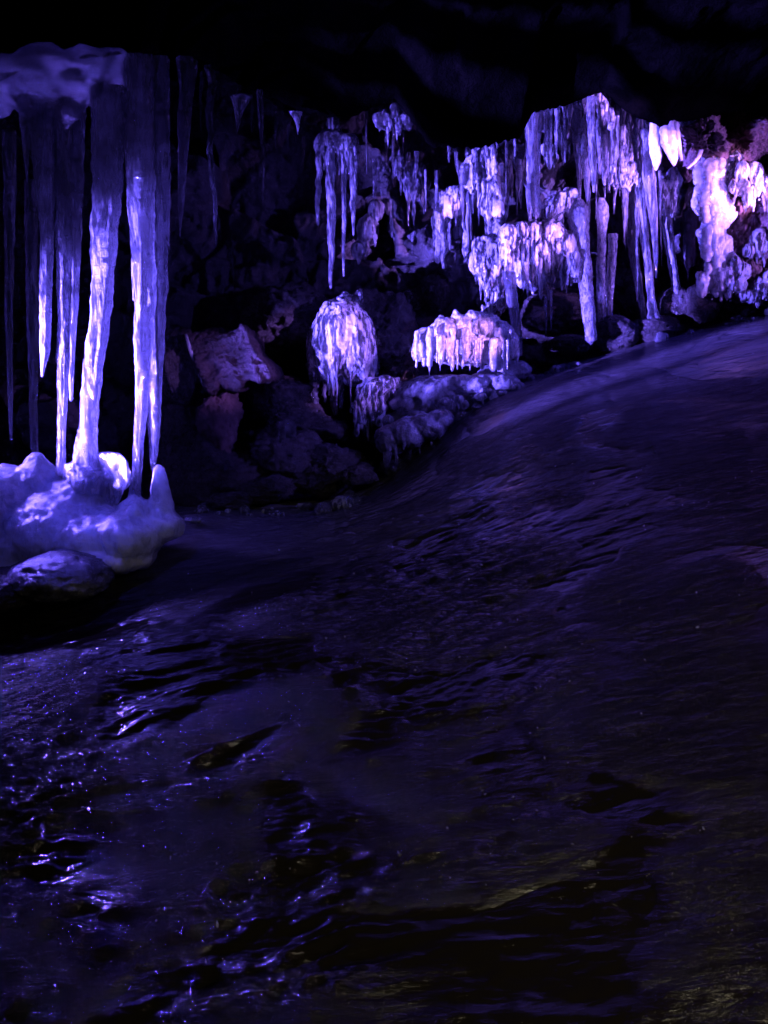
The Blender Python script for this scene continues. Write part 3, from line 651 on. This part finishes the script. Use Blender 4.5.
# ------------------------------------------------------------------ right group at the highest point of the ceiling
G3 = 'icicles under the highest point of the ceiling'
icicle('flat-sided icicle first of the high group, ending in a long needle', [(576, 106, 9), (577, 140, 9), (579, 170, 5), (580, 205, 1)], 8.3, 'bright', group=G3)
icicle('longest of the high group, its tip just above the capped pillar', [(586, 96, 9), (585, 130, 9), (586, 165, 7), (588, 190, 5), (588, 222, 2)], 8.1, 'bright', group=G3, wob=1.5)
icicle('sparkling beaded icicle in the middle of the high group', [(591, 97, 7), (591, 130, 6), (593, 160, 6), (594, 192, 2)], 8.0, 'bright', group=G3, ringy=.18)
curtain('blazing white flag of ice at the very top of the ceiling notch', [(600, 98, 6, 8, .05), (603, 110, 5, 10, .05), (607, 150, 12, 26, .06, .25), (612, 165, 9, 18, .06, .25)],
        [(600, 104, 135, 7, 3, .5), (605, 100, 185, 9, 0, .3), (611, 108, 180, 7, 1, .3), (616, 116, 182, 5, 0), (599, 120, 170, 5)], 8.1, 'crust', 'bright', name='ice_flag', cat='ice curtain', amp=.02, group=None)
curtain('knotty twisted ice tangle just right of the high group', [(624, 158, 6, 8, .06), (630, 168, 7, 7, .07), (622, 180, 9, 8, .08), (634, 176, 6, 8, .06), (628, 150, 5, 8, .05), (620, 140, 6, 14, .06)],
        [(622, 135, 160, 4), (627, 128, 160, 4), (634, 130, 165, 4), (616, 182, 214, 3, -2), (625, 182, 220, 5)], 8.3, 'crust', 'bright', name='ice_tangle', cat='ice tangle', amp=.04, warts=.04)
G4 = 'long icicles reaching the boulders on the right'
icicle('left strand of the long twin icicles standing on the right boulders', [(628, 185, 9), (630, 215, 11), (633, 245, 9), (637, 275, 8), (641, 300, 6), (645, 322, 5)], 8.4, 'bright', group=G4, ringy=.15)
icicle('right strand of the long twin icicles, flaring onto a stone', [(638, 160, 9), (640, 195, 10), (643, 230, 8), (648, 265, 7), (651, 295, 7), (653, 312, 9), (655, 322, 16)], 8.3, 'bright', group=G4, ringy=.15)
icicle('lilac icicle with a sharp split tip right of the twin strands', [(645, 130, 12), (648, 160, 12), (651, 190, 10), (654, 225, 6), (656, 255, 4), (656, 278, 1)], 8.2, 'bright', group=G4)
icicle('pale straight column right of the twin strands, standing on a big boulder', [(663, 210, 10), (667, 225, 11), (670, 250, 9), (674, 275, 8), (677, 296, 9)], 8.4, 'pillar', group=G4, flute=.06)
icicle('frosted pillar with a bulbous cap, tallest beside the shelf', [(579, 200, 8), (579, 207, 17), (579, 216, 19), (580, 226, 17), (582, 250, 15), (585, 280, 14), (588, 310, 13), (591, 340, 12)], 8.1, 'pillar', flute=.08, name='ice_pillar', cat='ice pillar')
icicle('slim twin pillar with a hooked cap, left one of two', [(601, 198, 5), (602, 206, 11), (603, 216, 11), (602, 232, 8), (601, 270, 9), (601, 300, 8), (602, 326, 9)], 8.3, 'pillar', flute=.08, name='ice_pillar', cat='ice pillar')
icicle('slim twin pillar broken off square at the top, right one of two', [(613, 234, 9), (613, 245, 9), (611, 275, 8), (609, 300, 8), (608, 326, 9)], 8.3, 'pillar', flute=.08, name='ice_pillar', cat='ice pillar')
icicle('blazing white tooth of ice below the ceiling, narrower of two', [(655, 122, 7), (655, 134, 9), (656, 152, 9), (657, 162, 7), (656, 170, 2)], 8.1, 'milky', name='ice_tooth', flute=.4, ringy=.15, cat='ice tooth')
icicle('blazing white tooth of ice below the ceiling, broader of two', [(668, 120, 12), (669, 134, 16), (670, 146, 16), (673, 155, 11), (674, 165, 3)], 8.05, 'milky', name='ice_tooth', flute=.4, ringy=.15, cat='ice tooth')
icicle('slim white spike slanting right beside the broader tooth', [(676, 122, 4), (678, 140, 5), (680, 152, 4), (682, 160, 2)], 8.0, 'milky', name='ice_spike', cat='ice spike')
curtain('pinkish rotten ice hanging under the two white teeth', [(663, 190, 7, 12, .08), (672, 185, 8, 16, .08), (668, 205, 8, 14, .08), (660, 178, 5, 6, .05)], [(662, 190, 218, 4), (672, 200, 226, 4), (676, 180, 215, 3)], 8.4, 'crust', 'clear', name='rotten_ice', cat='ice mass', amp=.05, warts=.03)
curtain('broad blazing white frozen fall beside the rugged rock',
        [(708, 170, 10, 16, .1), (718, 175, 9, 20, .09), (712, 195, 14, 20, .12), (718, 215, 12, 18, .1), (712, 235, 10, 18, .1), (719, 250, 9, 20, .09), (714, 270, 9, 14, .08), (706, 282, 9, 9, .08), (716, 284, 6, 10, .06)],
        [(704, 165, 260, 5, 2), (726, 180, 212, 4), (709, 240, 282, 5), (719, 262, 290, 6)], 8.2, 'milky', 'bright', name='frozen_fall', cat='frozen fall', amp=.09, fl=.7, warts=.06, strands=7)
curtain('dim frosted column in the dark gap left of the frozen fall', [(692, 200, 6, 10, .06), (690, 225, 6, 14, .06), (688, 250, 6, 12, .06), (695, 185, 5, 9, .05)], [(688, 225, 285, 3), (693, 230, 262, 3), (684, 235, 270, 2)], 8.6, 'clear', 'clear', name='frosted_column', cat='frosted rock', amp=.04, warts=.03)
curtain('bright forked ice roots spread over the rugged rock', [(742, 172, 5, 10, .05), (738, 186, 8, 6, .05), (756, 172, 4, 8, .04), (762, 184, 8, 8, .05), (750, 196, 5, 10, .05)], [(742, 176, 196, 4, -7), (756, 176, 205, 4, -6), (758, 170, 195, 4, 9), (738, 188, 206, 3, -5), (762, 186, 212, 4, 3), (768, 180, 215, 6)], 8.0, 'crust', 'bright', name='forked_ice', cat='forked ice', amp=.04)
icicle('curved ribbon of ice edging the reddish rock beside the teeth', [(701, 150, 4), (699, 156, 4), (694, 163, 4), (688, 168, 3)], 7.95, 'milky', name='ice_ribbon', cat='ice ribbon')

def lip_y(px):
    return float(np.interp(px, [l[0] for l in lip], [l[1] for l in lip]))
fr_z = [('thin clear icicle in the dense fringe between the banded icicle and the ceiling notch', 534, 584, 15, 20, 70, 8.3, 'bright'),
        ('needle icicle in the dense fringe right under the ceiling notch', 588, 632, 20, 30, 110, 8.35, 'bright'),
        ('thin icicle in the fringe between the high group and the white teeth', 630, 664, 14, 30, 130, 8.5, 'bright'),
        ('thin icicle in the fringe above the cauliflower curtain', 448, 528, 14, 10, 60, 8.45, 'clear'),
        ('faint thread of ice on the dark wall left of the hanging bunch', 196, 312, 8, 30, 120, 8.2, 'faint'),
        ('faint thread of ice on the dark wall right of the hanging bunch', 362, 440, 9, 30, 100, 8.3, 'faint'),
        ('thin icicle in the shadow between the white teeth and the frozen fall', 680, 702, 7, 20, 60, 8.5, 'clear')]
for lab, x0, x1, n, l0, l1, Y, mt in fr_z:
    for i in range(n):
        px = x0 + (x1 - x0) * (i + R.uniform(.1, .9)) / n; y0 = lip_y(px) - 6 + (R.uniform(0, 60) if 'thread' in lab else R.choice([0, 0, 0, 25])); ln = l0 + (l1 - l0) * R.random()**1.6
        w = R.choice([2.6, 3.4, 4.4, 5.6]) * (.8 if 'thread' in lab else 1)
        icicle(lab, [(px, y0, w), (px + R.uniform(-1, 1), y0 + ln * .4, w * .8), (px + R.uniform(-1, 1), y0 + ln * .8, w * .45), (px, y0 + ln, .5)], Y + R.uniform(-.25, .25), mt, group=lab.replace('icicle in', 'icicles in').replace('thread of', 'threads of'), n=60, k=12, ringy=.15, wob=.8)
for i in range(26):
    px = 622 + 44 * R.random(); y0 = 165 + 45 * R.random(); ln = 25 + 85 * R.random()**1.5; w = R.choice([2.4, 3.2, 4.2])
    icicle('thin dripping icicle hanging from the knotty tangle', [(px, y0, w), (px + .5, y0 + ln * .5, w * .75), (px + 1, y0 + ln, .5)], 8.4 + R.uniform(-.15, .2), 'bright', group='thin icicles hanging from the knotty tangle', n=50, k=10, ringy=.18, wob=.8)

# rugged reddish lava on the right
red = [('reddish crumbly lava lump under the ceiling, above the frozen fall', 705, 142, 8.3, 28, 26), ('reddish rock overhang at the top right, next to the crumbly lump', 745, 140, 8.4, 34, 26), ('dark red shoulder of rock right of the frozen fall', 742, 205, 8.5, 22, 30),
       ('rugged brown rock at the far right edge below the forked ice', 772, 215, 8.3, 28, 44), ('knobbly rock lower right of the frozen fall with blue frost', 740, 258, 8.4, 26, 36), ('broken frosted rock at the right edge above the slope', 768, 275, 8.4, 26, 30),
       ('reddish rock behind the white teeth', 688, 158, 8.7, 24, 26), ('rock rib behind the frozen fall', 712, 230, 8.8, 26, 60)]
for lab, px, py, Y, rx, rz in red:
    boulder(lab, px, py, Y, rx, rz, 'red', cuts=9, cutd=.6, rough=.24, rg=.22, sub=6, depth=.28, name='lava_rock', cat='lava rock', group='rugged lava rocks at the right', ice=R.uniform(.08, .16))
fr = [('dark rounded boulder carrying the two slim pillars', 612, 334, 8.4, 26, 20), ('dark boulder below the long twin icicles', 655, 330, 8.4, 28, 14), ('boulder under the pale straight column', 676, 306, 8.5, 22, 17),
      ('smooth violet-lit boulder beside the foot of the frozen fall', 700, 304, 8.4, 19, 19), ('low dark stones behind the crest under the pillar cap', 570, 345, 8.3, 22, 10), ('dark hollow rock under the ice shelf', 555, 318, 9.0, 60, 26),
      ('dark rock between the slim pillars and the twin strands', 630, 300, 9.2, 28, 28), ('stone half sunk in the crest below the knobbly rock', 738, 314, 8.6, 24, 10), ('stone half sunk in the crest at the far right', 775, 306, 8.6, 24, 12)]
for lab, px, py, Y, rx, rz in fr:
    boulder(lab, px, py, Y, rx, rz, 'rockice', cuts=4, rough=.07, name='boulder', group='boulders along the crest of the slope', ice=R.uniform(.0, .1))

# ------------------------------------------------------------------ loose ice along the crest
zones = [('clear lump of ice heaped in front of the ribbed block', 388, 515, 372, 404, 46, 7.6), ('clear lump of ice on the crest below the ice shelf', 528, 575, 338, 362, 22, 8.0),
         ('glinting bead of ice along the crest near the big boulders', 650, 705, 318, 332, 14, 8.2), ('frozen pebble at the foot of the knobbly rock', 715, 765, 296, 318, 16, 8.2), ('dull frozen pebble at the edge of the flow below the dark bank', 180, 350, 496, 514, 46, 7.0)]
for lab, x0, x1, y0, y1, n, Y in zones:
    for i in range(n):
        t = R.random(); px = x0 + (x1 - x0) * t; 
        lo = y1 - (y1 - y0) * t if lab.startswith('clear lump') or lab.startswith('glint') or lab.startswith('frozen p') else (y1 - (y1 - y0) * t)
        x = (px - 384) / F * Y
        yw = Y + R.uniform(-.15, .55) * .6
        z = float(floor_z(np.array([x]), np.array([yw]))[0])
        r = R.choice([.015, .02, .03, .04, .06, .10]) * (.8 if n < 20 else 1)
        rz = r * R.uniform(.5, .9)
        V, Fc = boulder_geo((x * yw / Y, yw, z + rz * .35), (r * R.uniform(.8, 1.5), r, rz), R.randint(1, 9999), cuts=5, rough=.12, sub=3)
        o = make('ice_chunk', V, Fc, M[R.choice(['crust', 'bright', 'clear'])])
        setp(o, lab, 'ice chunk', lab.replace('lump', 'lumps').replace('bead', 'beads').replace('pebble', 'pebbles'))
# glazed apron in front of the block
rr = random.Random(4)
g = [ell(400 + 112 * t + rr.uniform(-8, 8), 412 - 34 * t + rr.uniform(-10, 8), 7.75 + rr.uniform(-.1, .25), rr.uniform(6, 17), rr.uniform(5, 11), sub=2) for t in [i / 33 for i in range(34)]]
lump('lumpy apron of ice swelling in front of the ribbed block', g + [ell(445, 396, 7.95, 60, 20, .25)], 'glassy', voxel=.014, smooth=7, amp=.03, fl=.1, freq=7, name='ice_apron', cat='ice apron', warts=.0)
g = [ell(395 + 95 * t + rr.uniform(-8, 8), 424 - 30 * t + rr.uniform(-6, 6), 7.55 + rr.uniform(-.1, .1), rr.uniform(3, 8), rr.uniform(3, 6), sub=2) for t in [i / 15 for i in range(16)]]
for i, q in enumerate(g):
    o = make('ice_chunk', q[0], q[1], M['crust' if i % 2 else 'bright']); setp(o, 'clear lump of ice heaped in front of the ribbed block', 'ice chunk', 'clear lumps of ice heaped in front of the ribbed block')

# splinters added on the flow to make its sparkle: nobody could count them
rnd = np.random.RandomState(5); cv = []; cf = []
V0, F0 = ico(0) if False else (np.array([[1, 0, 0], [-1, 0, 0], [0, 1, 0], [0, -1, 0], [0, 0, 1], [0, 0, -1.]]), np.array([[0, 2, 4], [2, 1, 4], [1, 3, 4], [3, 0, 4], [2, 0, 5], [1, 2, 5], [3, 1, 5], [0, 3, 5]]))
yy = 1.6 + 6.6 * rnd.rand(1500)**1.1; xx = (rnd.rand(1500) * 2 - 1) * (.8 + .7 * yy)
dens = fbm(xx * 1.6, yy * 3, 0 * xx, 3, 91); keep = dens > -.02; xx = xx[keep]; yy = yy[keep]; zz = floor_z(xx, yy)
for a, b, c_ in zip(xx, yy, zz):
    r = .0022 + .006 * rnd.rand()**3
    Q, _ = np.linalg.qr(rnd.randn(3, 3))
    cf.append(F0 + 6 * len(cv)); cv.append((V0 * np.array([r * 1.8, r, r * .5])) @ Q + np.array([a, b, c_ + r * .3]))
o = make('sparkle_splinters', np.vstack(cv), np.vstack(cf), M['bright'], origin=np.zeros(3), smooth=False)
setp(o, 'tiny ice splinters added for sparkle over the dark slope', 'ice splinters', kind='stuff')

# ------------------------------------------------------------------ cave lamps, with unseen fills and spot beams added to brighten features
def spot(name, loc, target, power, color, size=90, blend=.6, radius=.05):
    l = bpy.data.lights.new(name, 'SPOT'); l.energy = power; l.color = color; l.spot_size = math.radians(size); l.spot_blend = blend; l.shadow_soft_size = radius
    o = bpy.data.objects.new(name, l); COL.objects.link(o); o.location = loc
    d = Vector(target) - Vector(loc); o.rotation_euler = d.to_track_quat('-Z', 'Y').to_euler()
    return o
def point(name, loc, power, color, radius=.05):
    l = bpy.data.lights.new(name, 'POINT'); l.energy = power; l.color = color; l.shadow_soft_size = radius
    o = bpy.data.objects.new(name, l); COL.objects.link(o); o.location = loc
    return o
BLUE = (.17, .11, 1.0); VIO = (.34, .16, 1.0); PINK = (.62, .26, 1.0)
spot('uplight_left', P(98, 482, 6.75), P(112, 330, 6.0), 700, BLUE, 110)

spot('toplight_mound', (-4.5, 6.9, 2.4), P(25, 490, 6.2), 1000, BLUE, 40, .9, .35)
spot('sidelight_left', (-4.5, 5.1, .8), P(98, 362, 6.0), 62000, BLUE, 38, 1.0)  # unseen strong spot added to whiten the lower icicles
spot('glint_fill_left', (-4.9, 7.6, 3.3), (-1.5, 3.2, 0), 2000, BLUE, 40, 1.0, .05)  # added out of view to put glints on the left floor

spot('fill_canopy', (-3.6, 3.6, 1.4), (-2.1, 6.0, 3.1), 60, BLUE, 38, 1.0)  # unseen fill added for the canopy and icicle tops
spot('floodlight_right', (5.7, 6.4, 3.1), (2.4, 8.6, 3.6), 1500, VIO, 38)
spot('fill_middle', (4.0, 5.4, 3.0), (-.3, 8.0, 1.6), 330, BLUE, 28)  # unseen fill added to lift the things in the centre
def beam(name, src, px, py, Y, power, col, size, blend=.8):  # unseen narrow beams, each added to brighten one feature
    spot(name, src, P(px, py, Y), power, col, size, blend, .03)
SR = (4.7, 5.6, 2.5); SL = (3.4, 4.8, 2.8)
beam('beam_shelf', SR, 526, 238, 8.0, 13500, VIO, 10)
beam('beam_teeth', SR, 668, 148, 8.05, 9450, VIO, 6)
beam('beam_flag', SR, 604, 104, 8.1, 12150, VIO, 5)
beam('beam_fall', SR, 713, 205, 8.2, 2600, VIO, 11)
beam('beam_forked', SR, 742, 185, 8.1, 6500, PINK, 12)
beam('beam_high_group', SR, 625, 190, 8.2, 7020, VIO, 15)
beam('beam_cascade', SR, 491, 272, 8.2, 4200, VIO, 5)
beam('beam_block', SL, 462, 342, 7.8, 4200, PINK, 8)
beam('beam_dome', SL, 343, 336, 7.8, 5800, VIO, 9)
beam('beam_rim', SL, 372, 388, 7.7, 3000, VIO, 6)
beam('beam_slab', SL, 218, 370, 7.6, 1900, VIO, 9)
beam('beam_wall', SL, 250, 240, 8.6, 700, BLUE, 22)
beam('beam_bank', SL, 320, 440, 7.6, 500, BLUE, 16)
beam('beam_bunch', SL, 334, 200, 7.9, 160, BLUE, 12)
spot('fill_slope', (4.4, 7.4, 4.4), (1.2, 7.4, 1.2), 230, (.075, .06, 1.0), 62, 1.0, .4)  # unseen soft fill added for the blue glow of the slope
spot('fill_bank', (-2.6, 4.3, 3.8), (-1.6, 5.9, .3), 330, (.09, .07, 1.0), 42, 1.0, .3)  # unseen fill added over the bank and the gap below the mound
spot('lamp_entrance', (1.8, -1.2, 3.3), (1.1, 2.2, .2), 520, (1.0, .86, .60), 62, 1.0, .4)

# ------------------------------------------------------------------ world and camera
w = bpy.data.worlds.new('World'); S.world = w; w.use_nodes = True
bg = w.node_tree.nodes['Background']; bg.inputs[0].default_value = (.9, .75, .6, 1); bg.inputs[1].default_value = .010
cd = bpy.data.cameras.new('camera'); cam = bpy.data.objects.new('camera', cd); COL.objects.link(cam)
cam.location = CAM; cam.rotation_euler = (math.radians(90) - PITCH, 0, 0)
cd.sensor_fit = 'VERTICAL'; cd.angle = 2 * math.atan(512 / F); cd.clip_end = 200; cd.clip_start = .05
S.camera = cam
for o in COL.objects:
    if '_o' in o: del o['_o']

S.view_settings.view_transform = 'Standard'; S.view_settings.look = 'None'; S.view_settings.exposure = 0; S.view_settings.gamma = 1
S.render.engine = 'CYCLES'
c = S.cycles
c.use_denoising = True
try: c.denoiser = 'OPENIMAGEDENOISE'
except Exception: pass
c.max_bounces = 8; c.diffuse_bounces = 3; c.glossy_bounces = 3; c.transmission_bounces = 6; c.transparent_max_bounces = 24
c.sample_clamp_indirect = 3.0; c.caustics_reflective = False; c.caustics_refractive = False
